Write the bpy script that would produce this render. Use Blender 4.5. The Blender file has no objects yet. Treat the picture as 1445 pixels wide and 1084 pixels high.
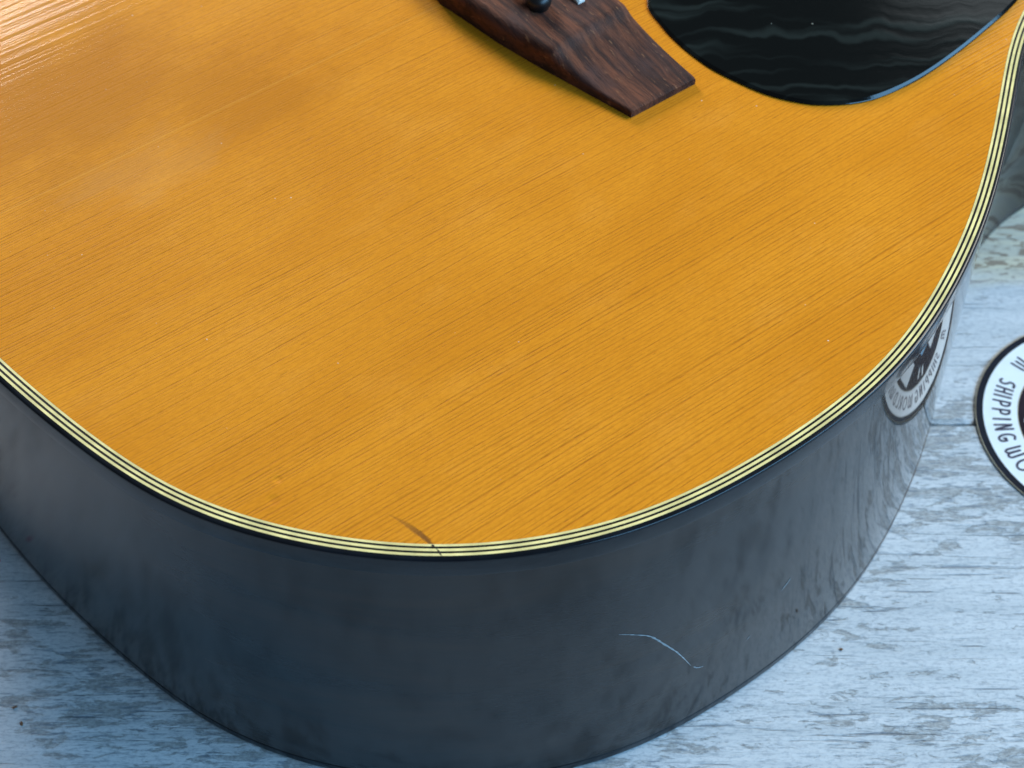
import bpy, bmesh, math, random
from mathutils import Vector, Matrix
R = math.radians
random.seed(7)
S = bpy.context.scene
C = S.collection

# ---------------------------------------------------------------- camera
cam_d = bpy.data.cameras.new("camera"); cam = bpy.data.objects.new("camera", cam_d); C.objects.link(cam)
cam.location = (0, 0, .489); cam.rotation_euler = (R(90-50.6), 0, 0)
cam_d.sensor_width = 36; cam_d.lens = 2637/1445*36; cam_d.clip_start = .01; cam_d.clip_end = 100
cam_d.dof.use_dof = True; cam_d.dof.focus_distance = .50; cam_d.dof.aperture_fstop = 20
S.camera = cam
# ---------------------------------------------------------------- world, lamps, exposure
w = bpy.data.worlds.new("World"); S.world = w; w.use_nodes = True
bg = w.node_tree.nodes["Background"]; bg.inputs[0].default_value = (.85, .90, 1.0, 1); bg.inputs[1].default_value = .09
S.view_settings.view_transform = 'Standard'; S.view_settings.look = 'None'
S.view_settings.exposure = 0; S.view_settings.gamma = 1; S.view_settings.use_curve_mapping = False

def area(name, az, el, dist, sx, sy, radiance, col, target=(0, .42, .08), roll=0):
    """rectangular lamp seen from the guitar at azimuth az (degrees from +X, counter-clockwise) and elevation el"""
    d = bpy.data.lights.new(name, 'AREA'); d.shape = 'RECTANGLE'; d.size = sx; d.size_y = sy
    d.energy = radiance*math.pi*sx*sy; d.color = col
    o = bpy.data.objects.new(name, d); C.objects.link(o)
    v = Vector((math.cos(R(az))*math.cos(R(el)), math.sin(R(az))*math.cos(R(el)), math.sin(R(el))))
    o.location = Vector(target)+v*dist
    o.rotation_euler = (v.to_track_quat('Z', 'Y') @ Matrix.Rotation(R(roll), 4, 'Z').to_quaternion()).to_euler()
    return o
area("blue_sky_right", -25, 31, 2.6, 3.2, 1.2, 9.6, (.26, .60, 1.0))
area("bright_opening_right", 27, 42, 2.6, 1.5, 1.0, 11.2, (1.0, .98, .90))
area("window_behind_left", 114.5, 21.8, 3.0, .8, 1.3, 32.0, (1.0, .93, .88), roll=20)
area("window_behind_right", 62.8, 30, 3.0, .9, .85, 1.3, (.85, .95, 1.0))

# ---------------------------------------------------------------- node helpers
class NT:
    def __init__(s, name):
        s.m = bpy.data.materials.new(name); s.m.use_nodes = True; s.t = s.m.node_tree
        s.b = s.t.nodes["Principled BSDF"]; s.obj = s.n('ShaderNodeTexCoord').outputs['Object']
    def n(s, typ, **k):
        x = s.t.nodes.new(typ)
        for a, b in k.items(): setattr(x, a, b)
        return x
    def put(s, sock, v):
        if isinstance(v, bpy.types.NodeSocket): s.t.links.new(v, sock)
        else:
            if hasattr(sock.default_value, '__len__') and not hasattr(v, '__len__'): v = (v,)*len(sock.default_value)
            if hasattr(v, '__len__') and len(v) == 3 and len(sock.default_value) == 4: v = (*v, 1)
            sock.default_value = v
    def math(s, op, a, b=0.0, c=None, clamp=False):
        x = s.n('ShaderNodeMath', operation=op, use_clamp=clamp); s.put(x.inputs[0], a); s.put(x.inputs[1], b)
        if c is not None: s.put(x.inputs[2], c)
        return x.outputs[0]
    def sep(s, v):
        x = s.n('ShaderNodeSeparateXYZ'); s.put(x.inputs[0], v); return x.outputs
    def comb(s, a, b, c=0.0):
        x = s.n('ShaderNodeCombineXYZ'); s.put(x.inputs[0], a); s.put(x.inputs[1], b); s.put(x.inputs[2], c); return x.outputs[0]
    def scale(s, v, sc, off=(0, 0, 0)):
        x = s.n('ShaderNodeMapping'); s.put(x.inputs[0], v); x.inputs[1].default_value = off; x.inputs[3].default_value = sc; return x.outputs[0]
    def noise(s, v, scale=1, detail=2, rough=.5, dist=0, dim='3D'):
        x = s.n('ShaderNodeTexNoise', noise_dimensions=dim)
        s.put(x.inputs['W' if dim == '1D' else 'Vector'], v)
        x.inputs['Scale'].default_value = scale; x.inputs['Detail'].default_value = detail
        x.inputs['Roughness'].default_value = rough; x.inputs['Distortion'].default_value = dist
        return x.outputs[0]
    def voro(s, v, scale):
        x = s.n('ShaderNodeTexVoronoi'); s.put(x.inputs['Vector'], v); x.inputs['Scale'].default_value = scale
        return x.outputs['Distance'], x.outputs['Color']
    def ramp(s, f, lo, hi, smooth=True):
        x = s.n('ShaderNodeMapRange', interpolation_type='SMOOTHSTEP' if smooth else 'LINEAR'); s.put(x.inputs[0], f)
        x.inputs[1].default_value = lo; x.inputs[2].default_value = hi; return x.outputs[0]
    def mix(s, f, a, b, mode='MIX'):
        x = s.n('ShaderNodeMix', data_type='RGBA', blend_type=mode); s.put(x.inputs[0], f); s.put(x.inputs[6], a); s.put(x.inputs[7], b)
        return x.outputs[2]
    def bump(s, h, strength, dist, normal=None):
        x = s.n('ShaderNodeBump'); s.put(x.inputs['Height'], h); x.inputs['Strength'].default_value = strength; x.inputs['Distance'].default_value = dist
        if normal: s.put(x.inputs['Normal'], normal)
        return x.outputs[0]
    def dist(s, p):
        x = s.n('ShaderNodeVectorMath', operation='DISTANCE'); s.put(x.inputs[0], s.obj); x.inputs[1].default_value = p; return x.outputs['Value']
    def out(s, **k):
        nm = dict(col='Base Color', rough='Roughness', normal='Normal', coat='Coat Weight', coatr='Coat Roughness', coatn='Coat Normal', spec='Specular IOR Level', ior='IOR', coatior='Coat IOR')
        for a, v in k.items(): s.put(s.b.inputs[nm[a]], v)
        return s.m

def mat_spruce():
    t = NT("amber_spruce"); U, V, Z = t.sep(t.obj)
    lo = t.noise(t.scale(t.obj, (3, 9, 1)), 1, 2); hi = t.noise(t.scale(t.obj, (22, 90, 1)), 1, 2)
    Vw = t.math('ADD', V, t.math('ADD', t.math('MULTIPLY', t.math('SUBTRACT', lo, .5), .010), t.math('MULTIPLY', t.math('SUBTRACT', hi, .5), .0011)))
    aV = t.math('ABSOLUTE', Vw)
    W = t.math('MULTIPLY', aV, t.math('SUBTRACT', 1600, t.math('MULTIPLY', aV, 1700)))
    W = t.math('ADD', W, t.math('MULTIPLY', t.math('SIGN', Vw), 0.15))
    j1 = t.noise(W, .33, 2, .5, dim='1D')
    sn = t.math('SINE', t.math('ADD', t.math('MULTIPLY', W, 4.7), t.math('MULTIPLY', j1, 9.0)))
    amp = t.noise(W, .55, 2, .6, dim='1D')
    l1 = t.math('ADD', .5, t.math('MULTIPLY', sn, .5))
    line = t.math('MULTIPLY', t.ramp(l1, .45, .97), t.math('ADD', .25, t.math('MULTIPLY', t.ramp(amp, .36, .62), .9)))
    dash = t.noise(t.comb(t.math('MULTIPLY', U, 170), t.math('MULTIPLY', W, 1.3)), 1, 3, .65)
    dashm = t.ramp(dash, .38, .66)
    fade = t.ramp(t.noise(t.scale(t.obj, (16, 34, 1), (1, 4, 0)), 1, 3, .6), .32, .62)
    ring = t.math('MULTIPLY', t.math('MULTIPLY', line, t.math('ADD', .48, t.math('MULTIPLY', dashm, .60))), t.math('ADD', .62, t.math('MULTIPLY', fade, .42)))
    # dark short pores
    po = t.noise(t.comb(t.math('MULTIPLY', U, 210), t.math('MULTIPLY', W, 1.1)), 1, 1, .5)
    pores = t.math('MULTIPLY', t.ramp(po, .68, .78), t.ramp(l1, .3, .6))
    silk = t.noise(t.scale(t.obj, (420, 1500, 1)), 1, 3, .7)
    bl = t.noise(t.scale(t.obj, (13, 22, 1)), 1, 4, .6, .4)
    bl2 = t.noise(t.scale(t.obj, (40, 60, 1), (3, 1, 0)), 1, 4, .65)
    col = t.mix(t.ramp(bl, .32, .68), (.672, .255, .014), (.595, .211, .009))
    col = t.mix(t.math('MULTIPLY', t.ramp(bl2, .48, .75), .25), col, (.72, .305, .040))
    col = t.mix(t.math('MULTIPLY', ring, .72), col, (.34, .108, .006))
    col = t.mix(t.math('MULTIPLY', pores, .42), col, (.20, .065, .010))
    col = t.mix(t.math('MULTIPLY', t.ramp(silk, .40, .66), .36), col, (.43, .150, .008))
    # browned finish worn by the player's arm, and a clouded patch
    wob = t.math('MULTIPLY', t.math('SUBTRACT', t.noise(t.scale(t.obj, (30, 55, 1), (8, 3, 0)), 1, 5, .7), .5), .09)
    def patch(p, r0, r1): return t.ramp(t.math('ADD', t.dist(p), wob), r0, r1)
    br = t.math('MULTIPLY', t.math('MAXIMUM', patch((.066, .034, .115), .058, .014), t.math('MULTIPLY', patch((.108, .008, .115), .040, .006), .8)), .72)
    col = t.mix(br, col, (.42, .140, .004))
    cl = t.math('MULTIPLY', patch((.074, -.012, .115), .026, .002), .12)
    col = t.mix(cl, col, (.72, .40, .14))
    sU = t.math('SUBTRACT', U, t.math('SUBTRACT', .0634, t.math('MULTIPLY', t.math('POWER', t.math('ADD', V, .167), 2.0), 12.5)))
    sw = t.math('MULTIPLY', t.math('MULTIPLY', t.ramp(V, -.1495, -.157), t.ramp(V, -.1685, -.160)), .00056)
    sd = t.math('ADD', t.math('ABSOLUTE', sU), t.math('MULTIPLY', t.math('SUBTRACT', t.noise(t.scale(t.obj, (1500, 700, 1)), 1, 3, .7), .5), .0011))
    scr = t.math('MULTIPLY', t.ramp(t.math('SUBTRACT', sd, t.math('ADD', sw, .00012)), .00035, -.00035), t.math('MULTIPLY', t.ramp(V, -.1490, -.152), t.ramp(V, -.1705, -.1685)))
    scr = t.math('MULTIPLY', scr, t.math('ADD', .45, t.math('MULTIPLY', t.ramp(V, -.152, -.162), .5)))
    col = t.mix(scr, col, (.20, .075, .015))
    # joint between the two halves of the top
    col = t.mix(t.math('MULTIPLY', t.ramp(t.math('ABSOLUTE', V), .0006, .0001), .16), col, (.74, .38, .06))
    # dust
    d, c = t.voro(t.scale(t.obj, (1, 1, 0)), 260); cs = t.n('ShaderNodeSeparateColor'); t.put(cs.inputs[0], c)
    dust = t.math('MULTIPLY', t.ramp(d, .085, .03), t.math('GREATER_THAN', cs.outputs[0], .90))
    col = t.mix(t.math('MULTIPLY', t.math('MULTIPLY', dust, cs.outputs[1]), .60), col, (.85, .80, .72))
    dent = t.math('ADD', t.ramp(t.dist((.0396, -.1296, .115)), .0022, .0003), t.ramp(t.dist((.0439, -.125, .115)), .0015, .0003))
    h = t.math('SUBTRACT', t.math('ADD', t.math('MULTIPLY', silk, .25), t.math('MULTIPLY', dust, .6)), t.math('ADD', t.math('ADD', t.math('MULTIPLY', ring, .6), t.math('MULTIPLY', scr, .8)), t.math('MULTIPLY', pores, .5)))
    n1 = t.bump(h, .34, .0003)
    n1 = t.bump(t.math('MULTIPLY', dent, -1), .35, .0005, n1)
    n2 = t.bump(t.math('ADD', t.math('MULTIPLY', l1, 1.0), t.math('MULTIPLY', silk, .25)), .055, .0003)
    n2 = t.bump(t.math('MULTIPLY', dent, -1), .3, .0004, n2)
    rg = t.math('ADD', .035, t.math('MULTIPLY', bl, .05))
    return t.out(col=col, rough=.5, normal=n1, spec=.03, coat=.6, coatr=rg, coatn=n2)

def mat_rosewood_side():
    t = NT("dark_lacquered_rosewood"); 
    n = t.noise(t.scale(t.obj, (9, 9, 45)), 1, 4, .6, .6); f = t.noise(t.scale(t.obj, (60, 60, 500)), 1, 3, .6)
    col = t.mix(t.ramp(n, .35, .7), (.004, .004, .005), (.020, .011, .007))
    col = t.mix(t.math('MULTIPLY', t.ramp(f, .5, .75), .5), col, (.008, .006, .006))
    sm = t.noise(t.scale(t.obj, (14, 14, 14)), 1, 3, .55)
    h = t.noise(t.scale(t.obj, (55, 55, 12)), 1, 2, .5)
    nn = t.bump(h, .06, .0010)
    rg = t.math('ADD', t.math('ADD', .04, t.math('MULTIPLY', t.ramp(t.sep(t.obj)[0], .19, .075), .08)), t.math('MULTIPLY', t.ramp(sm, .4, .75), .05))
    return t.out(col=col, rough=.45, spec=.06, coat=1.0, coatior=1.38, coatr=rg, coatn=nn, normal=t.bump(f, .1, .0003))

def plain(name, col, rough=.4, coat=0.0, var=.15, sc=300, bump=.05, spec=.5):
    t = NT(name); n = t.noise(t.obj, sc, 4, .6)
    c = t.mix(t.ramp(n, .3, .75), tuple(x*(1-var) for x in col), tuple(min(1, x*(1+var)) for x in col))
    return t.out(col=c, rough=t.math('ADD', rough-.06, t.math('MULTIPLY', n, .12)), coat=coat, coatr=.08, spec=spec, normal=t.bump(n, bump, .0004))

def mat_bridge():
    t = NT("oiled_rosewood"); U, V, Z = t.sep(t.obj)
    w = t.noise(t.scale(t.obj, (60, 25, 60)), 1, 3, .6, .3)
    Uw = t.math('ADD', U, t.math('MULTIPLY', t.math('SUBTRACT', w, .5), .006))
    band = t.noise(t.comb(t.math('MULTIPLY', Uw, 460), t.math('MULTIPLY', V, 20), t.math('MULTIPLY', Z, 160)), 1, 4, .62)
    fine = t.noise(t.comb(t.math('MULTIPLY', Uw, 2100), t.math('MULTIPLY', V, 190), t.math('MULTIPLY', Z, 700)), 1, 3, .6)
    fleck = t.noise(t.comb(t.math('MULTIPLY', Uw, 1500), t.math('MULTIPLY', V, 230), t.math('MULTIPLY', Z, 600)), 1.0, 2, .5)
    big = t.noise(t.scale(t.obj, (70, 45, 30), (5, 2, 0)), 1, 3, .6)
    col = t.mix(t.ramp(band, .34, .66), (.030, .014, .012), (.140, .049, .026))
    col = t.mix(t.math('MULTIPLY', t.ramp(big, .46, .68), .55), col, (.060, .034, .032))
    col = t.mix(t.math('MULTIPLY', t.ramp(fine, .45, .7), .62), col, (.022, .013, .012))
    col = t.mix(t.math('MULTIPLY', t.ramp(fleck, .64, .76), .55), col, (.30, .14, .065))
    h = t.math('ADD', fine, t.math('MULTIPLY', fleck, .6))
    return t.out(col=col, rough=.6, spec=.14, normal=t.bump(h, .5, .0004))

def mat_guard():
    t = NT("black_celluloid"); 
    d = t.noise(t.scale(t.obj, (16, 30, 1)), 1, 2, .5)
    wp = t.n('ShaderNodeTexWorld') if False else None
    rx = t.n('ShaderNodeVectorRotate', rotation_type='Z_AXIS'); t.put(rx.inputs['Vector'], t.obj); rx.inputs['Angle'].default_value = R(37)
    X, Y, Z = t.sep(rx.outputs[0])
    Yw = t.math('ADD', Y, t.math('MULTIPLY', t.noise(t.scale(rx.outputs[0], (38, 20, 1)), 1, 3, .55), .022))
    wv = t.noise(t.comb(t.math('MULTIPLY', X, 16), t.math('MULTIPLY', Yw, 210)), 1, 1.5, .5)
    ripple_refl = t.ramp(wv, .50, .70)  # pale ripples: wavy reflections painted into the guard's colour
    dd, c = t.voro(t.scale(t.obj, (1, 1, 0)), 190); cs = t.n('ShaderNodeSeparateColor'); t.put(cs.inputs[0], c)
    dust = t.math('MULTIPLY', t.ramp(dd, .07, .03), t.math('GREATER_THAN', cs.outputs[0], .90))
    col = t.mix(t.math('MULTIPLY', ripple_refl, .55), (.0015, .0028, .0028), (.018, .026, .024))
    col = t.mix(t.math('MULTIPLY', dust, .5), col, (.35, .40, .36))
    return t.out(col=col, rough=.10, spec=.42, normal=t.bump(t.math('ADD', wv, t.math('MULTIPLY', dust, .3)), .10, .0006))

def mat_boards(name, warm):
    t = NT(name); X, Y, Z = t.sep(t.obj)
    g1 = t.noise(t.comb(t.math('MULTIPLY', X, 14), t.math('MULTIPLY', Y, 210)), 1, 5, .62, .25)      # long grain
    g2 = t.noise(t.comb(t.math('MULTIPLY', X, 130), t.math('MULTIPLY', Y, 1050)), 1, 5, .7, .2)       # short scratches
    g3 = t.noise(t.comb(t.math('MULTIPLY', X, 70), t.math('MULTIPLY', Y, 240)), 1, 6, .72, .4)       # worn patches
    lump = t.noise(t.scale(t.obj, (9, 16, 1), (2, 7, 0)), 1, 3, .6)
    spk = t.noise(t.scale(t.obj, (480, 1000, 1)), 1, 5, .75)
    crack = t.noise(t.comb(t.math('MULTIPLY', X, 24), t.math('MULTIPLY', Y, 640)), 1, 3, .55, .3)
    base = t.mix(t.ramp(g1, .35, .65), (.635, .655, .66), (.53, .56, .57))
    base = t.mix(t.math('MULTIPLY', t.ramp(spk, .47, .63), .50), base, (.28, .32, .36))
    worn = t.math('MULTIPLY', t.ramp(t.math('ADD', g3, t.math('MULTIPLY', t.math('SUBTRACT', lump, .5), .55)), .535, .60), .80)
    col = t.mix(t.math('MULTIPLY', worn, t.math('ADD', .45, t.math('MULTIPLY', t.ramp(spk, .35, .6), .55))), base, (.225, .225, .212))
    col = t.mix(t.math('MULTIPLY', t.ramp(g2, .52, .63), t.math('ADD', .32, t.math('MULTIPLY', t.ramp(lump, .42, .62), .5))), col, (.17, .21, .25))
    ck = t.math('MULTIPLY', t.ramp(crack, .61, .66), t.ramp(g1, .42, .58))
    col = t.mix(t.math('MULTIPLY', ck, .6), col, (.08, .10, .13))
    if warm:     # older, yellowed and flaking end of the board
        ed = t.math('ADD', Y, t.math('MULTIPLY', t.math('SUBTRACT', t.noise(t.scale(t.obj, (18, 60, 1)), 1, 3), .5), .05))
        m = t.ramp(ed, .440, .458)
        pl = t.noise(t.comb(t.math('MULTIPLY', X, 120), t.math('MULTIPLY', Y, 380), 4.0), 1, 5, .65, .8)
        old = t.mix(t.ramp(g1, .4, .6), (.66, .60, .44), (.55, .52, .42))
        old = t.mix(t.math('MULTIPLY', t.ramp(pl, .50, .56), .85), old, (.24, .17, .12))
        col = t.mix(m, col, old)
    h = t.math('SUBTRACT', t.math('ADD', t.math('MULTIPLY', spk, .5), t.math('MULTIPLY', g2, -.5)), t.math('ADD', t.math('MULTIPLY', worn, .5), ck))
    return t.out(col=col, rough=.55, spec=.35, normal=t.bump(h, .8, .0004))

M_TOP = mat_spruce(); M_SIDE = mat_rosewood_side(); M_BRIDGE = mat_bridge(); M_GUARD = mat_guard()
M_CREAM = plain("cream_celluloid", (.70, .60, .25), .40, .15, .20, 130, .05, .3)
M_BLACK = plain("black_celluloid_line", (.008, .008, .009), .3, .3, .3, 300, .05, .2)
M_BIND = plain("black_binding", (.006, .008, .011), .2, .25, .3, 60, .03, .2)
M_BONE = plain("white_bone", (.80, .80, .74), .4, .1, .06)
M_PIN = plain("black_ebony_pin", (.006, .006, .006), .38, 0, .3, 400)
M_CRACK = plain("dark_crack", (.03, .025, .018), .7, 0, .3, 900, .3, .2)
M_PALE = plain("pale_scuff", (.28, .31, .32), .6, 0, .3, 1500, .2, .3)
M_GROOVE = plain("dark_groove", (.05, .055, .06), .8, 0, .4, 300, .3)

# ---------------------------------------------------------------- mesh helpers
def mesh(name, verts, faces, mat, parent=None, smooth=False, sharp=None):
    me = bpy.data.meshes.new(name); me.from_pydata([tuple(v) for v in verts], [], faces); me.update()
    bm = bmesh.new(); bm.from_mesh(me); bmesh.ops.recalc_face_normals(bm, faces=bm.faces); bm.to_mesh(me); bm.free()
    if smooth:
        me.polygons.foreach_set('use_smooth', [True]*len(me.polygons))
        if sharp: me.set_sharp_from_angle(angle=R(sharp))
    me.materials.append(mat)
    o = bpy.data.objects.new(name, me); C.objects.link(o)
    if parent: o.parent = parent
    return o
def spline(p, n=10, closed=True):
    out = []; N = len(p)
    for i in range(N if closed else N-1):
        if closed: a, b, c, d = (p[(i+k) % N] for k in (-1, 0, 1, 2))
        else: a, b, c, d = (p[min(max(i+k, 0), N-1)] for k in (-1, 0, 1, 2))
        for k in range(n):
            t = k/n
            out.append(tuple(.5*(2*b[j]+(c[j]-a[j])*t+(2*a[j]-5*b[j]+4*c[j]-d[j])*t*t+(3*b[j]-a[j]-3*c[j]+d[j])*t**3) for j in range(len(b))))
    if not closed: out.append(tuple(p[-1]))
    return out
def normals(P):
    N = len(P); out = []
    for i in range(N):
        a, b = P[i-1], P[(i+1) % N]; tx, ty = b[0]-a[0], b[1]-a[1]; l = math.hypot(tx, ty) or 1
        out.append((ty/l, -tx/l))
    ar = sum(P[i-1][0]*P[i][1]-P[i][0]*P[i-1][1] for i in range(N))
    return out if ar > 0 else [(-x, -y) for x, y in out]
def loops(name, P, NR, prof, mat, parent, close=True, sharp=40):
    """sweep a profile of (offset outwards, z) round the closed curve P"""
    n = len(P); m = len(prof); V = []; F = []
    for i in range(n):
        for (o, z) in prof: V.append((P[i][0]+NR[i][0]*o, P[i][1]+NR[i][1]*o, z))
    for i in range(n):
        j = (i+1) % n
        for k in range(m if close else m-1):
            l = (k+1) % m; F.append((i*m+k, j*m+k, j*m+l, i*m+l))
    return mesh(name, V, F, mat, parent, True, sharp)
def rounded(pts, seg=5):
    """profile with rounded corners: (x, z, radius)"""
    out = []; N = len(pts)
    for i, (x, z, r) in enumerate(pts):
        if r <= 0: out.append((x, z)); continue
        a, b = Vector(pts[i-1][:2]), Vector(pts[(i+1) % N][:2]); p = Vector((x, z))
        d1, d2 = (a-p).normalized(), (b-p).normalized()
        A, B = p+d1*r, p+d2*r
        for k in range(seg+1):
            t = k/seg; q = A*(1-t)**2+p*2*t*(1-t)+B*t*t; out.append((q.x, q.y))
    return out

def tag(o, label, cat=None, kind=None, group=None):
    if label: o['label'] = label
    if cat: o['category'] = cat
    if kind: o['kind'] = kind
    if group: o['group'] = group

# ---------------------------------------------------------------- the boards
floor = bpy.data.objects.new("floor", None); C.objects.link(floor)
tag(floor, "whitewashed weathered wooden boards that the guitar and the round sticker lie on", kind='structure')
seam = .3849; wd = .212
for k in range(-4, 8):
    y0 = seam+k*wd; y1 = y0+wd
    warm = (k == 0)
    g = .0009; b = .0007
    prof = [(y0+g/2, -.02), (y0+g/2, -.0007), (y0+g/2+.0014, 0), (y1-g/2-b, 0), (y1-g/2, -b), (y1-g/2, -.02)]
    V = []; F = []
    nx = 60
    for i in range(nx+1):
        x = -1.6+3.2*i/nx
        for j, (y, z) in enumerate(prof):
            jit = .00025*math.sin(x*61+k*2.1)+.0002*math.sin(x*143+j) if j in (0, 1, 2, 3, 4, 5) else 0
            V.append((x, y+jit*(1 if j < 3 else -1), z))
    for i in range(nx):
        for j in range(5): F.append((i*6+j, (i+1)*6+j, (i+1)*6+j+1, i*6+j+1))
    F += [tuple(range(6)), tuple(nx*6+j for j in range(6))]
    mesh("plank", V, F, mat_boards("whitewashed_board_worn" if warm else "whitewashed_board", True) if warm else (bpy.data.materials.get("whitewashed_board") or mat_boards("whitewashed_board", False)), floor)
mesh("underlay", [(-1.6, -.6, -.0075), (1.6, -.6, -.0075), (1.6, 2.1, -.0075), (-1.6, 2.1, -.0075)], [(0, 1, 2, 3)], M_GROOVE, floor)

# ---------------------------------------------------------------- the guitar
H = .115; CV = .005
ca, sa = math.cos(R(36.9)), math.sin(R(36.9))
gt = bpy.data.objects.new("acoustic_guitar", None); C.objects.link(gt)
gt.location = (.0755*ca-.381*sa, .0755*sa+.381*ca, 0)
gt.rotation_euler = (0, 0, R(36.9))
# local frame: x towards the neck, y = minus V (V = towards the treble side)
tag(gt, "amber topped acoustic guitar with dark glossy sides lying on its back on the boards", "guitar")
half = [(0, .005), (.0004, .0244), (.0018, .0426), (.0040, .0582), (.0079, .0798), (.0122, .0992), (.0172, .1166), (.0239, .1304), (.0351, .1465), (.0481, .161), (.0626, .1741), (.0811, .1852), (.106, .1952), (.1322, .199), (.1655, .1997), (.1740, .1987), (.1908, .1968), (.2137, .1897), (.2284, .1829), (.2426, .1760), (.2587, .1666), (.2909, .1435), (.3097, .1283), (.3175, .1226), (.335, .1140), (.350, .1095), (.365, .1085), (.385, .1108), (.405, .1172), (.43, .128), (.455, .1345), (.475, .1325), (.495, .121), (.508, .098), (.5135, .06), (.515, .005)]
half = [(a, b-CV) for a, b in half]
# even resampling and light smoothing of the measured half outline
def resample(p, n):
    L = [0]
    for i in range(1, len(p)): L.append(L[-1]+math.dist(p[i], p[i-1]))
    out = []; j = 0
    for k in range(n):
        s = L[-1]*k/(n-1)
        while j < len(L)-2 and L[j+1] < s: j += 1
        t = (s-L[j])/(L[j+1]-L[j]); out.append((p[j][0]*(1-t)+p[j+1][0]*t, p[j][1]*(1-t)+p[j+1][1]*t))
    return out
hp = resample(spline(half, 12, False), 260)
for _ in range(60):
    hp = [hp[0]]+[tuple(hp[i][j]*.5+(hp[i-1][j]+hp[i+1][j])*.25 for j in (0, 1)) for i in range(1, len(hp)-1)]+[hp[-1]]
OUT = [(x, -v) for x, v in hp]+[(x, v) for x, v in hp[-2:0:-1]]
NR = normals(OUT)
def off(d, z): return [(OUT[i][0]+NR[i][0]*d, OUT[i][1]+NR[i][1]*d, z) for i in range(len(OUT))]

# soundboard with its sound hole
hole_c, hole_r = (.372, 0.0), .050
bm = bmesh.new()
lo = [bm.verts.new(p) for p in off(-.00352, H)]
eo = [bm.edges.new((lo[i], lo[(i+1) % len(lo)])) for i in range(len(lo))]
li = [bm.verts.new((hole_c[0]+hole_r*math.cos(a), hole_c[1]+hole_r*math.sin(a), H)) for a in [2*math.pi*k/96 for k in range(96)]]
ei = [bm.edges.new((li[i], li[(i+1) % 96])) for i in range(96)]
bmesh.ops.triangle_fill(bm, use_beauty=True, edges=eo+ei)
r = bmesh.ops.extrude_face_region(bm, geom=bm.faces[:])
for v in [g for g in r['geom'] if isinstance(g, bmesh.types.BMVert)]: v.co.z -= .003
bmesh.ops.recalc_face_normals(bm, faces=bm.faces)
me = bpy.data.meshes.new("soundboard"); bm.to_mesh(me); bm.free(); me.materials.append(M_TOP)
board = bpy.data.objects.new("soundboard", me); C.objects.link(board); board.parent = gt
# inlaid lines round the edge
d = 0.0; G = .00002
for w_, mt, nm in ((.00074, M_CREAM, "cream_purfling"), (.00062, M_BLACK, "black_purfling"), (.00078, M_CREAM, "cream_purfling"), (.00062, M_BLACK, "black_purfling"), (.00068, M_CREAM, "cream_purfling")):
    z = H+(.00006 if mt is M_CREAM else .00001)
    loops(nm, OUT, NR, [(-d-G, z-.002), (-d-G, z), (-d-w_, z), (-d-w_, z-.002)], mt, gt); d += w_
loops("binding", OUT, NR, rounded([(.00002, H+.00002, 0), (.0014, H, .0009), (.0014, H-.0066, .0002), (-.002, H-.0066, 0)]), M_BIND, gt)
loops("side", OUT, NR, [(.00115, H-.0064), (.00115, .0036), (-.0015, .0036), (-.0015, H-.0064)], M_SIDE, gt, close=True)
loops("back_binding", OUT, NR, rounded([(.0013, .0038, .0002), (.0013, .0003, .0012), (-.004, .0003, 0), (-.004, .0038, 0)]), M_BIND, gt)
bp = off(-.0042, .0004); bt = off(-.0042, .0034); n = len(bp)
mesh("back", bp+bt, [tuple(range(n)), tuple(range(n, 2*n))]+[(i, (i+1) % n, n+(i+1) % n, n+i) for i in range(n)], M_SIDE, gt)

# pickguard
pgp = [(.2349, .0428), (.2312, .0527), (.2296, .0648), (.2301, .0773), (.2325, .0875), (.2361, .0976), (.2414, .1058), (.2466, .1109), (.2548, .1159), (.2638, .1184), (.2776, .1193), (.2939, .1179), (.3124, .1149), (.3254, .112), (.352, .104), (.385, .092), (.412, .078), (.424, .066), (.420, .054), (.404, .0585), (.380, .0655), (.356, .0655), (.334, .057), (.318, .043), (.309, .028), (.296, .0215), (.276, .0222), (.252, .0285)]
pgc = [(a, -(b-CV)) for a, b in spline(pgp, 8)]
pn = normals(pgc); m = len(pgc); th = .0012; bev = .0006
V = []
for dz, o in ((0.0002, .0), (.0004, .00005), (.0006, -.0001), (th, -.0008)):
    V += [(pgc[i][0]+pn[i][0]*o, pgc[i][1]+pn[i][1]*o, H+dz) for i in range(m)]
F = [(k*m+i, k*m+(i+1) % m, (k+1)*m+(i+1) % m, (k+1)*m+i) for k in range(3) for i in range(m)]+[tuple(3*m+i for i in range(m)), tuple(i for i in range(m))]
mesh("pickguard", V, F, M_GUARD, gt)

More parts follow.
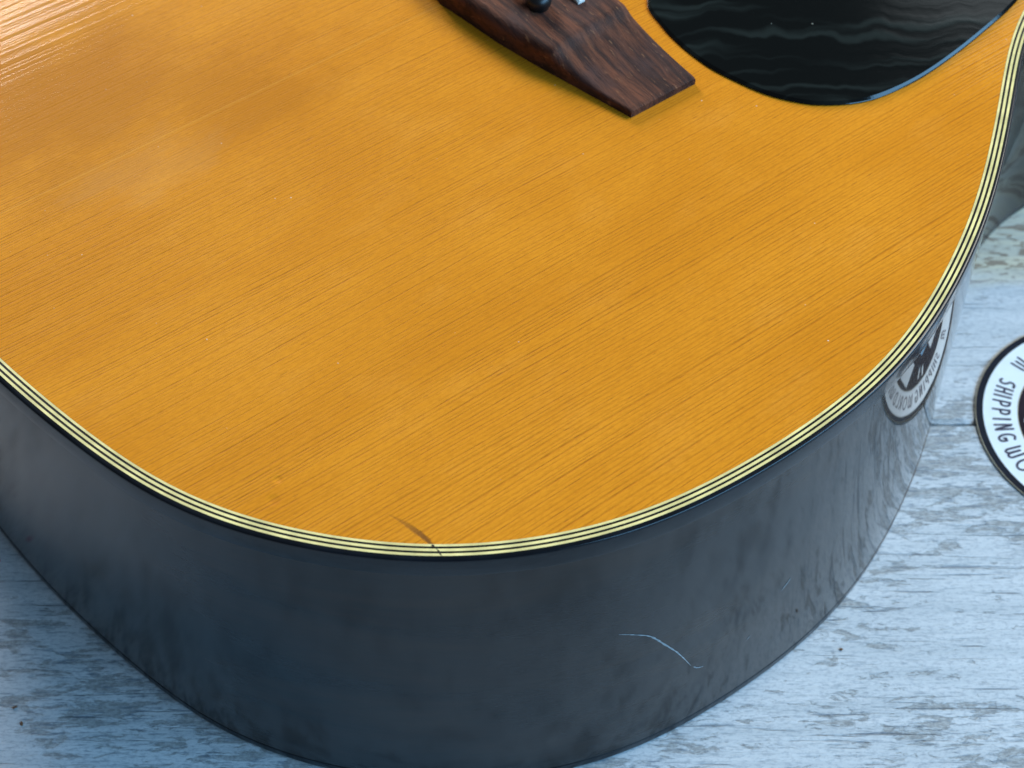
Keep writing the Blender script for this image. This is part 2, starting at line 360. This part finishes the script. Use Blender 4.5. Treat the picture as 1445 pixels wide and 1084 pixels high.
# bridge
BF, BL = .2222, .0755
tail_pts = [(0, .1828), (.0055, .1838), (.0250, .1862), (.0420, .1896), (.0560, .1930), (.0740, .1972), (.0757, .1976)]
def tail(v):
    v = abs(v)
    for (a, p), (b, q) in zip(tail_pts, tail_pts[1:]):
        if v <= b: return p+(q-p)*(v-a)/(b-a)
    return tail_pts[-1][1]
def top_h(uu, v):
    f = (uu-.19)/.032
    vt = .0415+.004*(1-min(1, max(0, f*1.6)))**2 + .001*math.sin(f*3)
    x = (abs(v)-vt)/(BL-vt)
    if x <= 0: return .0086
    a = min(1, x/.13)
    return .0086-.0010*a*a*(3-2*a)-.0050*(1-(1-x)**2.1)
nu, nv = 44, 160; V = []; F = []
for j in range(nv+1):
    v = -BL+2*BL*j/nv; t0 = tail(v)
    cen = max(0, 1-max(0, abs(v)-.035)/.03)
    rt = .0009+.0030*cen; rf = .0005+.0012*cen
    for i in range(nu+1):
        s = i/nu; s = s if s < .5 else s
        s = .5-.5*math.cos(math.pi*s)
        uu = t0+(BF-t0)*s; h = top_h(uu, v)
        a = uu-t0; b = BF-uu; rt_ = min(rt, h*.62)
        if a < rt: h = h-rt_*(1-math.sqrt(max(0, 1-(1-a/rt)**2)))
        if b < rf: h = h-min(rf, h*.5)*(1-math.sqrt(max(0, 1-(1-b/rf)**2)))
        e = BL-abs(v)
        if e < .0006: h -= .0004*(1-e/.0006)
        V.append((uu, -v, H+h))
W_ = nu+1
for j in range(nv):
    for i in range(nu): F.append((j*W_+i, j*W_+i+1, (j+1)*W_+i+1, (j+1)*W_+i))
nb = len(V); rim = [j*W_ for j in range(nv+1)]+[nv*W_+i for i in range(1, W_)]+[j*W_+nu for j in range(nv-1, -1, -1)]+[i for i in range(nu-1, 0, -1)]
for k in rim: V.append((V[k][0], V[k][1], H))
q = len(rim)
for k in range(q): F.append((rim[k], rim[(k+1) % q], nb+(k+1) % q, nb+k))
F.append(tuple(nb+k for k in range(q)))
bridge = mesh("bridge", V, F, M_BRIDGE, gt, True, 32)
# saddle
V = []; F = []
ns = 24
for k in range(ns+1):
    v = -.0338+.0676*k/ns; us = .2128-.0012*(v/.0345); hh = .0086+.0034-.0012*(v/.0345)**2
    e = min(k, ns-k)/1.0; hh -= .0012 if e < 1 else 0
    for du, z in ((-.0013, .0070), (-.0013, hh-.0007), (-.0006, hh), (.0006, hh), (.0013, hh-.0007), (.0013, .0070)): V.append((us+du, -v, H+z))
for k in range(ns):
    for j in range(6): F.append((k*6+j, k*6+(j+1) % 6, (k+1)*6+(j+1) % 6, (k+1)*6+j))
F += [tuple(range(6)), tuple(ns*6+j for j in range(6))]
mesh("saddle", V, F, M_BONE, bridge, True, 40)
# pins
prof = [(.0, .0118), (.0016, .0116), (.0027, .0108), (.0032, .0094), (.0031, .0080), (.0026, .0070), (.0026, .0)]
V = []; F = []; sg = 28
for rr, z in prof: rr *= 1.25; V += [(rr*math.cos(2*math.pi*k/sg), rr*math.sin(2*math.pi*k/sg), z) for k in range(sg)]
for a in range(len(prof)-1):
    for k in range(sg): F.append((a*sg+k, a*sg+(k+1) % sg, (a+1)*sg+(k+1) % sg, (a+1)*sg+k))
pin0 = None
for k in range(6):
    v = -.0272+.01088*k
    if pin0 is None: o = pin0 = mesh("bridge_pin", V, F, M_PIN, bridge, True, 40)
    else: o = pin0.copy(); C.objects.link(o)
    o.parent = bridge; o.location = (.2006+.0004*math.cos(k*2), -v, H+.0022)

# wear on the top and the side
def ribbon(name, pts, widths, mat, parent, nrm=None, seed=1):
    rnd = random.Random(seed); V = []; F = []
    P = [Vector(p) for p in pts]
    for i, p in enumerate(P):
        tdir = (P[min(i+1, len(P)-1)]-P[max(i-1, 0)]).normalized()
        nn = nrm[i] if nrm else Vector((0, 0, 1)); s = tdir.cross(nn).normalized()
        a = widths[i]*.5
        V += [p-s*a*rnd.uniform(.7, 1.3), p+nn*.00003, p+s*a*rnd.uniform(.7, 1.3)]
    for i in range(len(P)-1):
        for k in (0, 1): F.append((i*3+k, i*3+k+1, i*3+k+4, i*3+k+3))
    return mesh(name, V, F, mat, parent)
sp = spline([(.0632, -(.1690-CV), H+.00014), (.06345, -(.1712-CV), H+.00014), (.0632, -(.1731-CV), H+.00014)], 6, False)
ribbon("crack", sp, [.0003+.0002*math.sin(i) for i in range(len(sp))], M_CRACK, gt, seed=5)
def side_pt(u_, z, V_=None):
    """point of the treble side wall nearest to (u, V) with its outward normal"""
    V_ = V_-CV
    i = min(range(len(OUT)), key=lambda i: (OUT[i][0]-u_)**2+(OUT[i][1]+V_)**2)
    # local refinement along the curve
    best = None
    for j in (i-1, i):
        a, b = OUT[j], OUT[(j+1) % len(OUT)]
        dx, dy = b[0]-a[0], b[1]-a[1]; t = max(0, min(1, ((u_-a[0])*dx+(-V_-a[1])*dy)/(dx*dx+dy*dy)))
        x, y = a[0]+dx*t, a[1]+dy*t; e = (x-u_)**2+(y+V_)**2
        if best is None or e < best[0]:
            na, nb_ = NR[j], NR[(j+1) % len(OUT)]
            best = (e, x, y, na[0]*(1-t)+nb_[0]*t, na[1]*(1-t)+nb_[1]*t)
    _, x, y, nx_, ny_ = best
    return Vector((x+nx_*.00122, y+ny_*.00122, z)), Vector((nx_, ny_, 0)).normalized()
def side_scratch(name, pts, wmax, seed):
    ps = spline(pts, 8, False); Q = [side_pt(a, z, b) for a, b, z in ps]
    ribbon(name, [q[0] for q in Q], [wmax*(.2+.8*math.sin(math.pi*(i+.3)/len(Q)))*(.55+.45*math.sin(i*2.3+seed)**2) for i in range(len(Q))], M_PALE, gt, [q[1] for q in Q], seed)
side_scratch("scuff", [(.1035, .1944, .068), (.1074, .1955, .0655), (.1124, .1966, .0615), (.1161, .1973, .056), (.1212, .1979, .0475), (.1238, .1982, .0425), (.1275, .1986, .0345)], .0006, 2)
side_scratch("scuff", [(.1285, .1986, .033), (.1300, .1988, .0312), (.1322, .199, .030)], .0005, 4)
side_scratch("scuff", [(.1587, .1998, .0455), (.1603, .1998, .047), (.1618, .1998, .049)], .0006, 6)
side_scratch("scuff", [(.1475, .1996, .0300), (.1490, .1996, .0312)], .0004, 8)

# ---------------------------------------------------------------- the round sticker
sx, sy = .1989, .3841
st = bpy.data.objects.new("sticker", None); C.objects.link(st); st.location = (sx, sy, .0002)
tag(st, "round black and white sticker lettered SHIPPING beside the guitar's dark side", "sticker")
M_INK = plain("navy_black_ink", (.006, .010, .019), .5, 0, .2, 200, .03, .12)
M_PAPER = plain("white_vinyl", (.80, .84, .84), .4, .2, .03, 200, .02)
M_EDGE = plain("paper_edge", (.55, .47, .33), .7, 0, .2, 400)
M_NAVY = plain("navy_lettering", (.010, .014, .050), .45, .1, .2, 400, .03)
M_DARK = plain("dark_maroon_print", (.016, .009, .016), .5, 0, .4, 60, .03, .12)
M_CYAN = plain("cyan_print", (.02, .36, .62), .4, .2, .2, 120, .03)
def disc(name, r0, r1, z, mat, th=0, n=160):
    V = []; F = []
    pr = [(r0, z), (r1, z)] if not th else [(r0, z), (r1, z), (r1, z-th)]
    pr = [p for p in pr]
    for rr, zz in pr: V += [(rr*math.cos(2*math.pi*k/n), rr*math.sin(2*math.pi*k/n), zz) for k in range(n)]
    if r0 == 0:
        V = V[n:]+[(0, 0, z)]; c = len(V)-1
        F = [(k, (k+1) % n, c) for k in range(n)]
        for a in range(len(pr)-2): F += [(a*n+k, a*n+(k+1) % n, (a+1)*n+(k+1) % n, (a+1)*n+k) for k in range(n)]
    else: F = [(a*n+k, a*n+(k+1) % n, (a+1)*n+(k+1) % n, (a+1)*n+k) for a in range(len(pr)-1) for k in range(n)]
    return mesh(name, V, F, mat, st)
disc("backing", 0, .0444, .00045, M_EDGE, .00044)
disc("black_border", .04185, .0442, .00050, M_INK)
disc("white_ring", .0306, .0420, .00049, M_PAPER)
disc("rim_line", .0303, .0306, .00049, M_EDGE)
disc("printed_centre", 0, .0303, .00049, M_DARK)
def arc(cx, cy, rx, ry, a0, a1, n=10): return [(cx+rx*math.cos(R(a0+(a1-a0)*k/n)), cy+ry*math.sin(R(a0+(a1-a0)*k/n))) for k in range(n+1)]
GL = {
 'S': [[(.95, .98)]+arc(.62, .72, .45, .24, 60, 200, 8)+[(.55, .52)]+arc(.40, .28, .40, .24, 60, -130, 10)],
 'H': [[(.08, 0), (.08, 1)], [(.92, 0), (.92, 1)], [(.08, .50), (.92, .50)]],
 'I': [[(.5, 0), (.5, 1)]],
 'P': [[(.12, 0), (.12, 1), (.50, 1)]+arc(.50, .73, .42, .27, 90, -90, 8)+[(.12, .44)]],
 'N': [[(.08, 0), (.08, 1), (.25, .96), (.75, .10), (.92, .02)], [(.92, 0), (.92, 1.06)]],
 'G': [[(1.0, .92)]+arc(.60, .50, .52, .50, 60, 320, 14)+[(1.0, .08), (1.0, .42), (.66, .42), (.62, .30)]],
 'W': [[(.0, 1), (.0, .30)]+arc(.22, .24, .22, .24, 180, 360, 8)+[(.48, .85)], [(.48, .85), (.48, .26)]+arc(.74, .24, .26, .24, 180, 360, 8)+[(1.0, 1)]],
 'M': [[(.0, 0), (.0, .70)]+arc(.24, .76, .24, .24, 180, 0, 8)+[(.5, .12)], [(.5, .7)]+arc(.74, .76, .24, .24, 180, 0, 8)+[(1.0, 0)]],
 'O': [arc(.5, .5, .52, .50, 0, 360, 20)],
 'R': [[(.12, 0), (.12, 1), (.50, 1)]+arc(.50, .73, .42, .27, 90, -90, 8)+[(.30, .46), (.95, 0)]],
 'L': [[(.12, 1), (.12, .03), (.9, .03)]],
 'D': [[(.10, 0), (.10, 1), (.40, 1)]+arc(.40, .5, .55, .5, 90, -90, 12)+[(.10, 0)]],
 'E': [[(.9, .97), (.12, .97), (.12, .03), (.9, .03)], [(.12, .5), (.75, .5)]],
}
TXT = [('M', 134.7, .0034), ('S', 151.0, .0024), ('H', 156.7, .0023), ('I', 161.0, .0022), ('P', 166.0, .0023), ('P', 171.9, .0023), ('I', 177.0, .0022), ('N', 182.4, .0023), ('G', 189.2, .0027), ('W', 199.4, .0034), ('O', 208.6, .0036), ('R', 216.5, .0024), ('L', 222.5, .0022), ('D', 228.5, .0026), ('W', 237.0, .0034), ('I', 242.5, .0022), ('D', 247.5, .0026), ('E', 253.5, .0023)]
V = []; F = []
def stroke(pts, w, z):
    pts = [Vector(p) for p in pts]; n0 = len(V)
    for i, p in enumerate(pts):
        a = pts[max(i-1, 0)]; b = pts[min(i+1, len(pts)-1)]
        t1 = (p-a).normalized() if (p-a).length > 1e-9 else (b-p).normalized(); t2 = (b-p).normalized() if (b-p).length > 1e-9 else t1
        nrm = Vector((-t1.y-t2.y, t1.x+t2.x)); nrm = nrm.normalized() if nrm.length > 1e-6 else Vector((-t1.y, t1.x))
        k = min(1.6, 1/max(.4, nrm.dot(Vector((-t1.y, t1.x))))); nrm *= w*.5*k
        V.extend([(p.x+nrm.x, p.y+nrm.y, z), (p.x-nrm.x, p.y-nrm.y, z)])
    for i in range(len(pts)-1): F.append((n0+2*i, n0+2*i+1, n0+2*i+3, n0+2*i+2))
    for p, q in ((pts[0], pts[1]), (pts[-1], pts[-2])):       # round ends
        c = len(V); dr = (p-q).normalized(); a0 = math.atan2(dr.y, dr.x)
        V.append((p.x, p.y, z))
        for k in range(7): a = a0+R(-90+30*k); V.append((p.x+w*.5*math.cos(a), p.y+w*.5*math.sin(a), z))
        for k in range(6): F.append((c, c+1+k, c+2+k))
r_base, r_top = .0386, .0331
for ch, th_, wl in TXT:
    for k, line in enumerate(GL[ch]):
        pts = []
        for i in range(len(line)-1):
            for q in range(2): pts.append(tuple(line[i][j]+(line[i+1][j]-line[i][j])*q/2 for j in (0, 1)))
        pts.append(line[-1]); pp = []
        for x, y in pts:
            rr = r_base+(r_top-r_base)*y; a = R(th_)+(x-.5)*wl/.0358
            pp.append((rr*math.cos(a), rr*math.sin(a)))
        stroke(pp, .00086, .00052+.000004*k)
mesh("lettering", V, F, M_NAVY, st)
def flat(name, polys, mat, z):
    V = []; F = []
    for p in polys:
        F.append(tuple(range(len(V), len(V)+len(p)))); V.extend((x, y, z) for x, y in p)
    return mesh(name, V, F, mat, st)
flat("white_print", [[(-.0285, .0005), (-.0240, .0015), (-.0235, .0030), (-.0282, .0020)], [(-.0275, -.0040), (-.0225, -.0015), (-.0222, -.0003), (-.0272, -.0025)],
     [(-.024, -.016), (-.016, -.022), (-.010, -.012), (-.017, -.007)], [(-.010, .001), (-.004, -.004), (.006, .006), (.010, .016), (.004, .017), (-.004, .009)], [(-.020, .011), (-.013, .008), (-.008, .016), (-.013, .020)]], M_PAPER, .00053)
flat("cyan_print", [[(-.006, .0095), (.001, .013), (.004, .024), (-.003, .022), (-.009, .015)], [(.010, -.006), (.017, -.002), (.014, .006), (.009, .001)], [(-.017, .001), (-.0115, -.002), (-.010, .006), (-.0145, .0075)]], M_CYAN, .00054)

# ---------------------------------------------------------------- crumbs on the boards
M_CRUMB = plain("brown_crumb", (.17, .085, .04), .7, 0, .4, 900, .3)
M_RED = plain("red_scrap", (.45, .03, .06), .6, 0, .3, 900, .3)
def crumb(name, x, y, lx, ly, lz, rz, mat, label, cat, seed):
    rnd = random.Random(seed); bm = bmesh.new(); bmesh.ops.create_icosphere(bm, subdivisions=2, radius=1)
    for v in bm.verts: v.co *= rnd.uniform(.75, 1.2); v.co = Vector((v.co.x*lx, v.co.y*ly, (v.co.z+.8)*lz))
    me = bpy.data.meshes.new(name); bm.to_mesh(me); bm.free(); me.materials.append(mat)
    o = bpy.data.objects.new(name, me); C.objects.link(o); o.location = (x, y, 0); o.rotation_euler = (0, 0, rz); tag(o, label, cat)
crumb("red_scrap", -.1617, .3299, .0008, .0014, .0003, .3, M_RED, "tiny red scrap on the shaded boards at the left edge", "scrap", 1)
crumb("crumb", -.1473, .2775, .0008, .0004, .0002, .5, M_CRUMB, "upper of two brown crumbs on the shaded boards at lower left", "crumb", 2)
crumb("crumb", -.1444, .2720, .0004, .0008, .0002, .3, M_CRUMB, "long lower crumb on the shaded boards at lower left", "crumb", 3)
crumb("crumb", .0998, .2974, .0005, .0005, .0003, 0, M_CRUMB, "small dark crumb on the bright boards right of the guitar", "crumb", 4)
